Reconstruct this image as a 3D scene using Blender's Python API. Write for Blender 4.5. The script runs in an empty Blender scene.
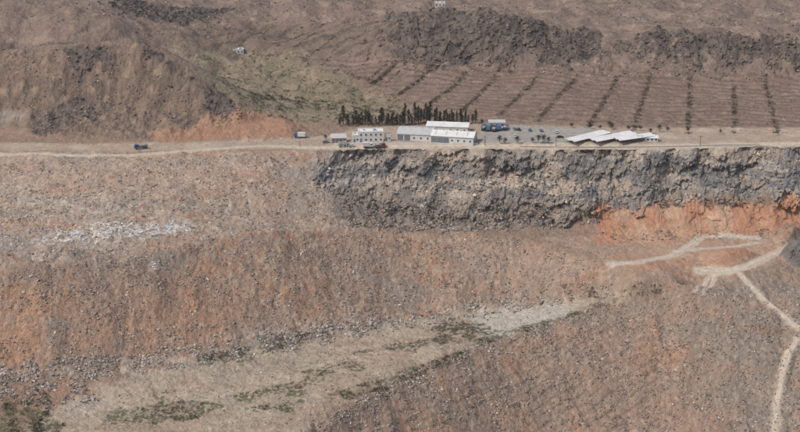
import bpy, math, random
import numpy as np
from mathutils import Vector
random.seed(3); rng=np.random.default_rng(7)
sc=bpy.context.scene
F=1800.0; PD=math.radians(18.2); CH=300.0
cp,sp=math.cos(PD),math.sin(PD)
def ray(u,v):
    a=(u-400)/F; b=(216-v)/F
    return np.array([a, cp+b*sp, -sp+b*cp])
def atz(u,v,z):
    d=ray(u,v); s=(z-CH)/d[2]; return (d[0]*s,d[1]*s,z)
def aty(u,v,y):
    d=ray(u,v); s=y/d[1]; return (d[0]*s,y,CH+d[2]*s)
# ---------------------------------------------------------------- noise
def hsh(ix,iy,seed=0):
    n=(ix*374761393+iy*668265263+seed*144269504)&0xffffffff
    n=((n^(n>>13))*1274126177)&0xffffffff
    return ((n^(n>>16))&0xffffff)/16777216.0
def perlin(x,y,seed=0):
    ix=np.floor(x).astype(np.int64); iy=np.floor(y).astype(np.int64)
    fx=x-ix; fy=y-iy
    ux=fx*fx*fx*(fx*(fx*6-15)+10); uy=fy*fy*fy*(fy*(fy*6-15)+10)
    def g(i,j):
        a=hsh(ix+i,iy+j,seed)*6.2831853
        return np.cos(a)*(fx-i)+np.sin(a)*(fy-j)
    return ((g(0,0)*(1-ux)+g(1,0)*ux)*(1-uy)+(g(0,1)*(1-ux)+g(1,1)*ux)*uy)*1.5
def fbm(x,y,o=4,seed=0,gain=.5):
    r=0;a=1;t=0
    for i in range(o):
        r=r+a*perlin(x*2**i+i*17.3,y*2**i+i*9.1,seed+i); t+=a; a*=gain
    return r/t*1.4
def ridged(x,y,o=4,seed=0):
    r=0;a=1;t=0
    for i in range(o):
        r=r+a*(1-2*np.abs(perlin(x*2**i+i*7.3,y*2**i+i*3.1,seed+i))); t+=a; a*=.5
    return r/t
def worley(x,y,seed=0):
    ix=np.floor(x).astype(np.int64); iy=np.floor(y).astype(np.int64)
    best=np.full(x.shape,9.0); b2=np.full(x.shape,9.0); val=np.zeros(x.shape)
    for i in (-1,0,1):
        for j in (-1,0,1):
            px=ix+i+hsh(ix+i,iy+j,seed); py=iy+j+hsh(ix+i,iy+j,seed+11)
            d=(px-x)**2+(py-y)**2
            c=hsh(ix+i,iy+j,seed+23)
            m=d<best
            b2=np.where(m,best,np.minimum(b2,d)); val=np.where(m,c,val); best=np.where(m,d,best)
    return np.sqrt(best),np.sqrt(b2),val
def sstep(a,b,x):
    t=np.clip((x-a)/(b-a),0,1); return t*t*(3-2*t)
# ---------------------------------------------------------------- terrain control lines
pts=[]
def L(pl,mode='z',step=11):
    for (a,b) in zip(pl[:-1],pl[1:]):
        n=max(1,int(math.hypot(b[0]-a[0],(b[1]-a[1]))/step))
        for k in range(n):
            t=k/n; q=[a[i]+(b[i]-a[i])*t for i in range(3)]
            pts.append(atz(*q) if mode=='z' else aty(*q))
    pts.append(atz(*pl[-1]) if mode=='z' else aty(*pl[-1]))
L([(-250,152,0),(0,150,0),(130,152,0),(250,151,0),(320,150,0),(450,149,0),(600,150,0),(800,146,0),(1050,146,0)])
L([(270,128,0),(500,127,0),(1050,127,0)],step=25)
L([(330,140,0),(500,139,0),(1050,139,0)],step=25)
L([(-250,128,0),(0,128,0),(40,138,0),(120,141,0),(200,138,0),(255,130,0)],step=20)
L([(345,165,-8),(400,176,-14),(500,179,-15.5),(600,180,-16),(700,176,-14),(1050,172,-13)])
L([(345,172,-10),(400,187,-16.5),(500,190,-17.5),(590,191,-18)])
L([(650,186,-17.5),(1050,184,-17.5)])
L([(330,216,-22),(400,225,-31),(500,224,-33),(580,222,-33)])
L([(620,203,-27.5),(700,201,-27),(1050,199,-26.5)])
L([(615,212,-29),(700,208,-28.2),(1050,206,-28)])
L([(600,236,-37),(700,232,-37),(800,230,-37),(1050,230,-37)])
L([(600,258,-38),(700,262,-38),(800,256,-38),(1050,256,-38)],step=25)
L([(-250,200,-9),(0,200,-9),(100,200,-9.5),(200,199,-11),(260,196,-12)],step=22)
L([(-250,240,-15),(0,238,-15),(100,232,-16),(200,225,-17.5),(300,215,-20)],step=22)
L([(-250,280,-20),(0,275,-20),(100,262,-21),(200,247,-22),(300,233,-24),(370,232,-29),(450,234,-33.5),(520,240,-35),(580,256,-37),(640,275,-39),(700,284,-41)])
L([(-250,392,-56),(0,385,-56),(100,375,-57),(200,358,-58),(300,342,-60),(400,322,-61),(480,308,-60),(560,300,-55),(620,294,-49)])
L([(-250,440,-60),(0,432,-60),(150,432,-61),(290,432,-61.5)],step=25)
L([(-250,520,-62),(0,520,-62),(220,500,-62)],step=40)
L([(260,470,-62),(300,432,-61.5),(340,405,-61),(400,378,-61),(480,345,-60),(540,325,-58),(600,308,-54),(660,298,-50),(710,288,-46),(745,276,-41),(800,264,-39.5),(1050,262,-39.5)])
L([(360,432,-70),(400,432,-76),(500,432,-87),(600,432,-92),(700,432,-91),(800,432,-89),(1050,432,-89)],step=20)
L([(300,520,-75),(500,520,-104),(700,520,-112),(1050,520,-112)],step=40)
L([(760,300,-47.5),(800,300,-48),(1050,300,-49)],step=20)
L([(680,360,-69),(760,360,-67),(800,360,-66),(1050,360,-66)],step=20)
# background
L([(300,100,1165),(450,100,1155),(800,104,1150),(1050,104,1150)],'y',25)
L([(270,70,1240),(380,70,1230),(480,64,1234),(600,66,1230),(700,70,1222),(800,72,1218),(1050,72,1215)],'y',20)
L([(380,40,1290),(430,28,1262),(520,26,1264),(590,44,1262),(640,42,1250),(700,42,1244),(800,44,1240),(1050,44,1240)],'y',18)
L([(260,30,1370),(380,16,1380),(480,12,1330),(600,18,1330),(800,22,1320),(1050,22,1320)],'y',25)
L([(160,0,1440),(400,-3,1440),(800,0,1430),(1050,0,1430)],'y',30)
L([(-300,-60,1650),(400,-60,1650),(1100,-60,1650)],'y',60)
L([(-250,20,1250),(0,20,1250),(110,20,1250)],'y',25)
L([(-250,0,1300),(0,0,1300),(110,0,1310)],'y',25)
L([(20,52,1140),(60,48,1138),(110,40,1140),(150,44,1135),(175,58,1125),(210,85,1112),(245,108,1100)],'y',11)
L([(-250,62,1150),(0,60,1142)],'y',20)
L([(-250,95,1108),(0,98,1105),(60,98,1103),(120,98,1105),(170,100,1102)],'y',20)
pts+= [(-200,1205,12),(-160,1195,6),(-120,1180,2),(-90,1165,0),(-260,1215,20)]
for x in range(-3000,3001,750):
    pts+=[(x,200,-95),(x*.7,480,-85),(x,2500,150+40*math.sin(x*.003)),(x,3600,330+90*math.sin(x*.002+1)),(x,6500,420)]
P=np.array(pts)
keep=[]
for i,p in enumerate(P):
    if all((p[0]-P[j][0])**2+(p[1]-P[j][1])**2>9 for j in keep[-400:]): keep.append(i)
P=P[keep]; N=len(P)
S=100.0
D=np.hypot(P[:,None,0]-P[None,:,0],P[:,None,1]-P[None,:,1])/S
A=np.zeros((N+3,N+3)); A[:N,:N]=-D+np.eye(N)*0.01; A[:N,N]=1; A[:N,N+1]=P[:,0]/S; A[:N,N+2]=P[:,1]/S; A[N:,:N]=A[:N,N:].T
W=np.linalg.solve(A,np.concatenate([P[:,2],[0,0,0]]))
# grid
ys=[250.0]
while ys[-1]<738: ys.append(ys[-1]*1.018)
ys=np.concatenate([ys,np.arange(740,962,0.7),np.arange(962,1046,0.36),np.arange(1046,1220,1.4),np.arange(1220,1275,.7),np.arange(1275,1450,1.4),1450*np.power(1.03,np.arange(0,54))])
ts=np.concatenate([-0.262-np.linspace(0.9,0.003,50)[:]**1.5,np.linspace(-0.262,0.262,1180),0.262+np.linspace(0.003,0.9,50)**1.5])
R,C=len(ys),len(ts)
ri=np.unique(np.append(np.arange(0,R,3),R-1)); ci=np.unique(np.append(np.arange(0,C,6),C-1))
YY=np.repeat(ys[ri][:,None],len(ci),1); XX=YY*ts[ci][None,:]
fx=XX.ravel(); fy=YY.ravel(); out=np.empty(len(fx))
for s in range(0,len(fx),4000):
    e=s+4000
    d=np.hypot(fx[s:e,None]-P[None,:,0],fy[s:e,None]-P[None,:,1])/S
    out[s:e]=-(d@W[:N])+W[N]+W[N+1]*fx[s:e]/S+W[N+2]*fy[s:e]/S
Zc=out.reshape(XX.shape)
T1=np.empty((len(ri),C))
for i in range(len(ri)): T1[i]=np.interp(np.arange(C),ci,Zc[i])
Z0=np.empty((R,C)); rr=np.arange(R)
for j in range(C): Z0[:,j]=np.interp(rr,ri,T1[:,j])
Y=np.repeat(ys[:,None],C,1); X=Y*ts[None,:]
ridx=np.arange(R); cidx=np.arange(C)
def Hgrid(G,x,y):
    x=np.asarray(x,float);y=np.asarray(y,float)
    r=np.interp(y,ys,ridx); c=np.interp(x/y,ts,cidx)
    r0=np.clip(r.astype(int),0,R-2); c0=np.clip(c.astype(int),0,C-2); fr=r-r0; fc=c-c0
    return (G[r0,c0]*(1-fr)+G[r0+1,c0]*fr)*(1-fc)+(G[r0,c0+1]*(1-fr)+G[r0+1,c0+1]*fr)*fc
def hit(u,v,G=None):
    G=Z0 if G is None else G
    d=ray(u,v); y=np.arange(560,2200,0.5); s=y/d[1]
    h=Hgrid(G,d[0]*s,y); zz=CH+d[2]*s
    k=np.argmax(zz<=h) if np.any(zz<=h) else len(y)-1
    return float(d[0]*s[k]),float(y[k]),float(h[k])
def wpoly(poly,closed=True,step=14):
    o=[];n=len(poly)
    for i in range(n if closed else n-1):
        a=poly[i]; b=poly[(i+1)%n]
        m=max(1,int(math.hypot(b[0]-a[0],b[1]-a[1])/step))
        for k in range(m): o.append(hit(a[0]+(b[0]-a[0])*k/m,a[1]+(b[1]-a[1])*k/m)[:2])
    if not closed: o.append(hit(*poly[-1])[:2])
    return np.array(o)
def sdist(w,x,y,closed=True):
    d=np.full(x.shape,1e18); ins=np.zeros(x.shape,bool); n=len(w)
    for i in range(n if closed else n-1):
        a=w[i]; b=w[(i+1)%n]; ex,ey=b-a; l=ex*ex+ey*ey+1e-9
        px=x-a[0]; py=y-a[1]; t=np.clip((px*ex+py*ey)/l,0,1)
        d=np.minimum(d,(px-t*ex)**2+(py-t*ey)**2)
        if closed and abs(ey)>1e-9:
            c=((a[1]>y)!=(b[1]>y)); ins^= c&(x<(ex*(y-a[1])/ey+a[0]))
    d=np.sqrt(d)
    return np.where(ins,-d,d) if closed else d
n8=fbm(X/14,Y/18,4,5); n3=fbm(X/4,Y/5,3,9)
def mask(poly,soft=4,rag=6,closed=True,width=0):
    w=wpoly(poly,closed) if not isinstance(poly,np.ndarray) else poly
    m=np.zeros((R,C)); pad=soft+rag*2+width+5
    r0,r1=np.searchsorted(ys,[w[:,1].min()-pad,w[:,1].max()+pad])
    tl=(w[:,0]/w[:,1]).min()-pad/700; th=(w[:,0]/w[:,1]).max()+pad/700
    c0,c1=np.searchsorted(ts,[tl,th])
    sl=(slice(r0,r1),slice(c0,c1))
    d=sdist(w,X[sl],Y[sl],closed)-width+rag*n8[sl]*1.2+rag*.5*n3[sl]
    m[sl]=1-sstep(-soft,soft,d); return m
# ---------------------------------------------------------------- masks
M={}
M['cliff']=mask([(325,147),(500,146),(800,144),(1000,144),(1000,204),(800,204),(610,210),(590,218),(480,220),(390,218),(350,206),(325,190),(312,168)],4,6)*sstep(.4,-1.2,Z0)
M['orangeband']=mask([(588,212),(640,206),(800,200),(1000,200),(1000,233),(800,233),(700,237),(600,241)],2,4)
M['talus']=mask([(330,190),(420,202),(520,204),(600,201),(600,222),(540,231),(450,233),(380,231),(335,222)],4,7)
M['slope']=mask([(-250,278),(0,274),(100,261),(200,247),(300,233),(370,231),(450,233),(520,239),(580,256),(640,276),(690,286),(620,296),(560,301),(480,309),(400,323),(300,343),(200,359),(100,376),(0,387),(-250,392)],6,4)
M['floor']=mask([(70,392),(200,358),(300,343),(400,322),(480,308),(560,300),(640,292),(600,308),(540,325),(480,345),(400,378),(340,405),(300,440),(220,520),(-100,520),(20,432)],4,5)
M['lslope']=mask([(300,440),(340,406),(400,379),(480,346),(540,326),(600,309),(650,302),(690,340),(720,400),(730,520),(300,520)],4,5)
M['rslope']=mask([(640,302),(710,288),(745,277),(800,265),(1000,262),(1000,520),(735,520),(725,400),(690,340)],12,8)
M['rfloor']=mask([(540,238),(600,236),(700,233),(800,231),(1000,231),(1000,262),(800,262),(745,274),(690,285),(640,274),(590,258)],5,6)
M['left']=mask([(-250,150),(0,150),(130,152),(320,150),(330,190),(350,212),(370,230),(300,233),(200,247),(100,261),(0,274),(-250,278)],6,5)
M['plateau']=mask([(255,140),(330,136),(360,127),(480,124),(640,128),(1000,128),(1000,147),(800,147),(500,149),(325,150),(0,152),(-250,150),(-200,140),(100,144)],3,2)
M['hill']=mask([(-250,130),(0,125),(40,136),(120,140),(200,137),(258,124),(245,109),(210,86),(175,59),(150,45),(110,41),(60,49),(-250,62)],4,3)
M['valley']=mask([(185,52),(250,50),(330,60),(380,82),(410,108),(345,122),(260,124),(215,88)],18,18)
M['plant']=mask([(300,60),(380,55),(480,66),(600,68),(800,74),(1000,74),(1000,134),(800,134),(640,126),(480,120),(410,104),(340,75)],5,4)
M['plant2']=mask([(160,30),(260,25),(400,18),(390,60),(300,66),(200,50)],8,6)
M['crop1']=mask([(378,38),(392,14),(440,8),(520,20),(590,28),(612,52),(590,64),(520,58),(450,66),(400,58)],8,16)
M['crop2']=mask([(600,46),(660,30),(740,36),(800,46),(1000,46),(1000,70),(800,70),(760,60),(690,68),(650,56)],8,16)
M['croph']=np.maximum.reduce([mask([(60,52),(105,48),(118,60),(80,70),(58,64)],4,9),mask([(26,118),(80,100),(110,106),(80,124),(40,136),(28,130)],4,9),mask([(192,82),(215,88),(250,112),(238,122),(207,112)],4,8),mask([(135,44),(160,54),(185,76),(165,70)],3,7),mask([(110,0),(150,5),(240,12),(180,22),(120,14)],4,8)])
M['mound']=mask([(205,124),(240,116),(285,117),(305,128),(290,138),(230,140),(160,142),(150,134)],4,4)
roadpaths=[([(612,264),(640,262),(672,256),(690,246),(700,238),(725,236),(757,238)],3.0),
 ([(676,252),(700,249),(735,247),(758,243)],2.0),
 ([(697,271),(725,272),(742,269),(770,256),(810,236)],3.2),
 ([(738,273),(752,288),(772,306),(800,328)],2.0),
 ([(800,338),(790,352),(782,380),(777,410),(774,445)],2.3),
 ([(696,292),(704,286),(708,276)],.7),([(702,294),(711,287),(714,276)],.7),
 ([(-20,154),(60,156),(130,155),(200,150),(260,146),(330,148),(420,146),(520,146),(640,147),(720,145.5),(830,143)],2.4)]
RW=[wpoly(p,False,8) for p,_ in roadpaths]
road=np.zeros((R,C))
for (p,w_),wp in zip(roadpaths,RW):
    road=np.maximum(road,mask(wp,1.6,0.8,False,w_))
M['road']=road
# ---------------------------------------------------------------- relief
Z=Z0.copy(); DX=np.zeros_like(Z); DY=np.zeros_like(Z)
quiet=1-0.9*np.maximum(road,M['plateau'])
Z+= quiet*(n8*0.8+n3*0.3+fbm(X/1.6,Y/2.,2,3)*.16)
bank=M['slope']+M['lslope']+M['rslope']; bank=np.clip(bank,0,1)*(1-road)
wX=X+fbm(X/50,Y/50,3,30)*14+(Y-880)*.12
lump=worley(X/1.7,Y/1.9,39)[2]; lsel=sstep(.1,.5,fbm(X/12,Y/14,3,40))
Z+= bank*(fbm(wX/40,Y/70,3,31)*2.8+fbm(wX/13,Y/24,3,33)*.7+fbm(X/3.4,Y/3.4,3,35)*.28+lump*lsel*.55)
Z+= M['left']*quiet*(fbm(X/45,Y/30,3,41)*2.4 + np.maximum(0,fbm(X/9,Y/7,2,42))*.9+lump*lsel*.5)
q1=(-.573*X+.82*Y)+fbm(X/30,Y/30,3,36)*3; q2=(.82*X+.573*Y)+fbm(X/30,Y/30,3,37)*2
row1=sstep(.5,.95,np.sin(q1*2*np.pi/4.6)); row2=sstep(.6,.95,np.sin(q2*2*np.pi/5.5))
rowm=mask([(380,440),(420,392),(500,350),(590,322),(640,330),(660,380),(650,440)],14,12)*sstep(-.6,.1,fbm(X/16,Y/18,3,38))
Z-=rowm*(row1*.25+row2*.15)
g=sstep(1110,1180,Y)
Z+= M['hill']*(ridged(X/24,Y/34,4,51)*4-1)+g*(1-M['plant'])*(fbm(X/45,Y/60,4,55)*6)+g*M['plant']*fbm(X/70,Y/90,3,56)*2
far=sstep(1500,2600,Y); Z+=far*ridged(X/420,Y/420,5,61)*90
crop=np.clip(M['crop1']+M['crop2']+M['croph'],0,1)
camp=crop*(1-.55*np.clip(M['croph'],0,1))
cwx=fbm(X/16,Z0/8,2,70)*2
cA=worley((X+cwx)/8,(Z0*1.0+cwx)/5,71)[2]; cB=worley(X/3.4,(Z0+Y*.25)/3.0,72)[2]; cv2=worley(X/1.8,(Z0+Y*.35)/1.8,73)[2]
Z+=camp*((cA-.5)*2.4+(cB-.5)*2.0+(cv2-.5)*1.0+fbm(X/22,Y/22,3,75)*3.2)
DY+=camp*((cA-.5)*5+(cB-.5)*3.2+(cv2-.5)*1.2); DX+=camp*(cv2-.5)*1.4
pa=(Y*0.97+X*0.22)
tw=np.abs(((pa+fbm(X/60,Y/60,2,81)*9)/9.0)%1-.5)*2
Z+=M['plant']*tw*.5
cm=M['cliff']
sel=cm>0.01
xs_,zs_,ys_=X[sel],Z[sel],Y[sel]
warp=fbm(xs_/18,zs_/10,3,91)*1.5
a1,a2,av=worley((xs_+warp)/7.0,(zs_+warp*.5)/4.5,92)
b1,b2,bv=worley((xs_)/2.8,(zs_)/2.2,93)
e1,e2,ev=worley(xs_/1.3,zs_/1.0,94)
dd=(av-.5)*5.5+(bv-.5)*4.0+(ev-.5)*2.0+fbm(xs_/34,zs_/60,3,95)*11+ridged(xs_/12,zs_/18,3,96)*1.6
topfade=1-0.8*sstep(-2.5,0.5,zs_)
DY[sel]=dd*cm[sel]*topfade
Z[sel]+=(cm[sel]*topfade)*((bv-.5)*1.9+(ev-.5)*1.2+(av-.5)*1.6)
DX[sel]=cm[sel]*topfade*((ev-.5)*1.2+(bv-.5)*1.2)
so=M['orangeband']>0.01
o1,o2,ov=worley(X[so]/4,Z[so]/3,97)
DY[so]+=M['orangeband'][so]*(ov*1.6+fbm(X[so]/12,Z[so]/12,3,98)*3)
Z+=M['talus']*(worley(X/2.2,Y/3,99)[2]*1.1)
def heap(u,v,rad,h,seed):
    x,y,_=hit(u,v); d=np.hypot((X-x),(Y-y)*1.1)/rad*(1+.35*n8+.1*n3)
    return h*np.clip(1-d,0,1)**0.9
hp1=heap(726,258,15,4.5,1)+heap(742,256,10,3,1); hp2=heap(792,238,14,7,2); hp3=heap(800,256,13,8,3)+heap(816,250,20,10,3)
Z+=hp1*(1-road)+hp2*(1-road)+hp3*(1-road)
hp4=heap(262,132,26,5,4)+heap(225,133,18,3,4)+heap(285,130,14,4,4); Z+=hp4
# ---------------------------------------------------------------- colour
def lin(c,k=1.0,ds=.86):
    c=np.array(c,float); l=c@[.3,.59,.11]; c=(l+(c-l)*ds)/255.0
    return np.where(c<.04045,c/12.92,((c+.055)/1.055)**2.4)*k
K=np.array([1.02,.99,.955])
col=np.zeros((R,C,3)); col[:]=lin((134,112,96),K)
def mix(m,c,k=None):
    global col
    k=K if k is None else k
    m=np.clip(m,0,1)[...,None]; col=col*(1-m)+lin(c,k)*m
nA=fbm(X/40,Y/55,4,101); nB=fbm(X/18,Y/20,4,102); nC=fbm(X/7,Y/8,4,103); nD=fbm(X/2.5,Y/2.9,3,104)
nL=fbm(X/50+Y/90,Y/16,5,107)
st=fbm(wX/12,Y/34,5,105); st2=fbm(wX/6,Y/11,4,106)
def th(n,a,b): return sstep(a,b,n)
bg=sstep(1095,1125,Y)
mix(bg,(126,108,97)); mix(bg*th(nA,-.1,.5),(116,99,89)); mix(bg*th(nB,.05,.5),(139,121,107)); mix(bg*th(nC,.1,.5)*.6,(105,92,82))
mix(M['plant2'],(120,102,90)); mix(M['plant2']*th(np.sin((X*.5-Y*.35)*.55+nA*2),.3,.9)*.7,(92,81,70))
mix(M['hill'],(124,105,91)); mix(M['hill']*th(nB,-.1,.4),(110,93,81)); mix(M['hill']*th(nC,.05,.45)*.8,(137,118,101)); mix(M['hill']*th(nD,.1,.5)*.5,(90,81,71))
mix(M['valley']*.8,(132,120,98)); mix(M['valley']*th(nC,-.1,.3)*.65,(110,106,80)); mix(M['valley']*th(nB,.0,.35)*.7,(142,126,106))
mix(M['plant'],(122,102,90)); mix(M['plant']*th(nA,-.2,.4)*.8,(129,110,97)); mix(M['plant']*th(tw,.55,.9)*.7,(94,80,70)); mix(M['plant']*th(nC,.15,.5)*.5,(142,123,108))
mix(crop,(96,86,81)); mix(crop*th(cB,.45,.8)*.7,(74,67,64)); mix(crop*th(cv2,.6,.95)*.5,(120,108,99)); mix(crop*th(nC,.1,.4)*.6,(114,99,88)); mix(crop*th(cA,.7,.75)*.4,(60,56,55))
mix(M['plateau'],(160,143,126)); mix(M['plateau']*th(nC,.0,.5)*.7,(144,126,109)); mix(M['plateau']*th(nB,.05,.5)*.6,(173,160,145))
mix(M['mound'],(152,118,96)); mix(M['mound']*th(nC,0,.4)*.7,(142,106,84))
mix(M['left'],(156,138,122)); mix(M['left']*th(nL,-.05,.3)*.9,(151,128,111)); mix(M['left']*th(nB+nL,.1,.5)*.8,(166,151,137)); mix(M['left']*th(-nL+nA*.4,.12,.42)*.75,(157,124,101)); mix(M['left']*th(nC+nL*.6,.1,.45)*.7,(132,120,110)); mix(M['left']*th(nD,.2,.5)*.4,(176,165,152)); mix(M['left']*th(-nC,.2,.5)*.55,(136,114,98)); mix(M['left']*th(nA*.6-nB*.6+nD*.3,.15,.4)*.6,(140,134,126))
mix(M['rfloor'],(157,134,116)); mix(M['rfloor']*th(nL,-.1,.3)*.8,(161,122,97)); mix(M['rfloor']*th(nC,.1,.4)*.6,(134,120,107))
mix(M['slope'],(140,117,101)); mix(M['slope']*th(st*.5+nA+nC*.4,-.1,.45)*.8,(158,120,94)); mix(M['slope']*th(st2*.7+nB*.7,.1,.5)*.65,(128,114,103)); mix(M['slope']*th(st*.6-nB,.15,.5)*.7,(159,140,122)); mix(M['slope']*th(nC,.15,.5)*.45,(114,100,89)); mix(M['slope']*th(-nL+nB*.4,.2,.45)*.65,(134,124,114)); mix(M['slope']*th(nD,.15,.45)*.4,(165,149,133))
mix(M['lslope'],(145,121,105)); mix(M['lslope']*th(st*.5+nA+nC*.4,-.05,.5)*.8,(158,121,96)); mix(M['lslope']*th(nC+st2*.4,.05,.5)*.55,(131,115,102)); mix(M['lslope']*th(nL,.1,.4)*.4,(136,124,112)); mix(M['lslope']*th(nD,.1,.5)*.4,(165,149,132)); mix(rowm*row1*.5,(110,97,83)); mix(rowm*row2*.3,(118,103,89))
mix(M['rslope'],(134,121,109)); mix(M['rslope']*th(nB,.0,.4)*.8,(146,125,109)); mix(M['rslope']*th(st2+nC,.1,.6)*.6,(118,108,99)); mix(M['rslope']*th(nD,.1,.5)*.5,(157,145,132)); mix(M['rslope']*th(-nL,.1,.4)*.5,(152,120,98))
mix(M['floor'],(162,147,129)); mix(M['floor']*th(nL,-.05,.3)*.8,(149,136,120)); mix(M['floor']*th(nC,.1,.4)*.6,(173,157,138)); mix(M['floor']*th(-nA-nL,.05,.4)*.65,(154,132,114)); mix(M['floor']*th(nC-nL*.8,.15,.5)*.55,(128,117,100))
cz=np.zeros((R,C)); cz[sel]=bv; cz2=np.zeros((R,C)); cz2[sel]=ev; crk=np.ones((R,C)); crk[sel]=np.minimum(b2-b1,(a2-a1)*1.3)
cn=fbm(X/20,Z/9,4,111); KC=K*1.3
mix(cm,(114,110,107),KC); mix(cm*th(cz,.45,.9)*.7,(92,89,88),KC); mix(cm*th(cz2,.5,1)*.6,(138,133,127),KC); mix(cm*th(cn,.04,.32)*.75,(143,128,113),KC); mix(cm*(1-th(crk,.02,.12))*.5,(60,57,56)); mix(cm*th(-cn,.15,.4)*.5,(82,82,86),KC)
mix(cm*th(fbm(X/30,Z/3,3,112),.15,.4)*.65,(148,141,131),KC)
lb=np.exp(-((Z0+17)/2.2)**2)*sstep(175,120,X); mix(cm*lb*th(nC+nB,-.3,.3)*.8,(150,134,118),KC)
mix(cm*np.exp(-((Z0+2)/2.0)**2)*th(nB+nD*.5,-.2,.3)*.6,(150,134,117),KC)
mix(cm*sstep(-40,-100,X+n8*25)*.55,(134,119,105),KC)
tn=fbm(X/11,Z/40,3,113); mix(cm*sstep(-18,-30,Z0)*th(tn,.0,.25)*.75,(140,124,109),KC)
mix(M['talus']*.8,(124,114,105),K*1.08); mix(M['talus']*th(nD,0,.4)*.5,(90,85,81)); mix(M['talus']*th(nC,.0,.4)*.7,(140,125,110))
mix(M['orangeband'],(172,124,96)); mix(M['orangeband']*th(nC,.0,.4)*.7,(152,112,88)); mix(M['orangeband']*th(nB,.0,.35)*.7,(174,145,121))
def pc(poly,c,a=1,soft=3,rag=5,br=None):
    m=mask(poly,soft,rag)*a
    if br is not None: m=m*br
    mix(m,c)
patch=th(nD+nC*.6,-.25,.25); patch2=th(nC+nB*.6,-.3,.35)
pc([(270,234),(320,229),(330,236),(280,241)],(172,120,90),.8,4,7,patch2)
pc([(150,236),(200,232),(260,236),(200,246),(150,246)],(164,123,97),.65,5,8,patch2)
pc([(330,232),(440,233),(520,240),(590,262),(540,262),(440,246),(330,244)],(158,124,101),.5,4,9,patch2)
pc([(30,236),(90,226),(180,223),(190,232),(110,242),(40,243)],(188,184,178),.7,4,8,patch)
pc([(0,160),(150,170),(250,165),(300,185),(180,190),(0,185)],(166,140,122),.5,10,10)
pc([(0,180),(80,195),(160,210),(100,222),(0,215)],(168,158,147),.6,8,10,patch)
pc([(240,190),(330,215),(340,228),(260,224)],(152,131,115),.6,8,8)
pc([(-10,286),(40,280),(60,330),(30,372),(-10,385)],(166,122,93),.65,18,16)
pc([(60,310),(230,275),(260,300),(200,345),(80,365)],(160,121,96),.5,18,18)
pc([(430,240),(600,262),(560,290),(470,285)],(152,132,117),.6,10,12)
pc([(60,262),(170,250),(230,246),(240,256),(120,274),(0,290),(0,276)],(132,121,110),.6,3,5,patch)
pc([(465,318),(500,308),(560,306),(575,314),(520,334),(480,338)],(168,162,150),.85,4,7)
pc([(90,405),(200,382),(330,354),(420,338),(430,346),(340,368),(250,390),(120,425)],(174,158,139),.55,5,10,patch)
pc([(200,372),(320,352),(330,362),(210,390)],(138,128,115),.7,4,9,patch)
pc([(250,425),(300,410),(340,398),(330,430)],(150,130,112),.7,5,9)
pc([(430,328),(450,317),(492,326),(482,342),(440,342)],(80,75,59),.95,3,7,patch)
pc([(480,334),(560,318),(600,300),(610,306),(540,328),(478,346)],(88,85,66),.75,2,7,patch)
G1=(82,83,58)
for p in ([(140,408),(180,400),(230,404),(200,420),(150,424)],[(150,395),(170,391),(168,400)],[(250,408),(300,400),(290,412)],[(330,395),(370,384),(460,352),(470,358),(400,384),(350,400)],[(270,392),(310,386),(300,396)],[(195,356),(240,346),(320,330),(330,336),(250,356),(200,364)],[(0,395),(40,396),(60,425),(50,450),(0,450)],[(355,352),(400,346),(450,334),(455,342),(400,352)],[(180,412),(215,410),(195,424)],[(230,396),(300,380),(310,384),(250,402)],[(100,415),(140,405),(150,425),(110,432)],[(300,372),(350,360),(360,366),(310,380)]):
    pc(p,G1,.9,2,6,patch)
for p in ([(220,336),(290,324),(400,316),(400,326),(300,340),(230,350)],[(0,372),(100,362),(220,346),(225,356),(110,374),(0,386)],[(60,398),(100,394),(110,410),(60,420)]):
    pc(p,(160,153,144),.65,3,6,patch)
pc([(0,382),(60,376),(90,392),(60,410),(0,402)],(146,112,91),.7,5,9)
pc([(300,440),(420,370),(600,306),(602,312),(430,380),(330,440)],(118,105,92),.5,2,3)
mix(np.clip(hp1/2.,0,1)*.9,(160,117,93)); mix(np.clip(hp2/2.,0,1)*.9,(142,112,94)); mix(np.clip(hp3/2.,0,1),(104,100,96)); mix(np.clip(hp4/2,0,1)*.8,(155,118,94))
pc([(615,232),(660,226),(700,228),(690,240),(640,246)],(172,139,115),.7,3,8)
pc([(640,250),(700,244),(780,238),(790,246),(700,262),(640,262)],(165,135,113),.7,3,8)
pc([(480,124),(590,128),(600,136),(560,145),(480,142)],(148,145,140),.9,2,1)
pc([(-30,113),(26,113),(32,121),(-30,123)],(146,139,130),.6,3,3)
mix(M['road']*.85,(184,171,154))
hl=[((462,112),(500,68)),((498,116),(540,72)),((536,122),(578,74)),((588,128),(618,76)),((634,130),(650,76)),((688,134),(690,78)),((735,134),(733,80)),((778,136),(765,76)),((430,104),(470,66)),((398,96),(430,66)),((372,84),(396,62))]
for a,b in hl: mix(mask([a,b],1.4,1.2,False,1.0)*.6*patch,(82,73,62))
col*=np.clip(1+.12*nD+.10*nC+.06*nB,.5,1.5)[...,None]
col=np.clip(col,0.01,.9)
rk=np.clip(.6+.5*nB+bank*.25+cm*.4+crop*.4-M['road']*.6-M['plateau']*.35-M['floor']*.1,0,1)
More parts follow.
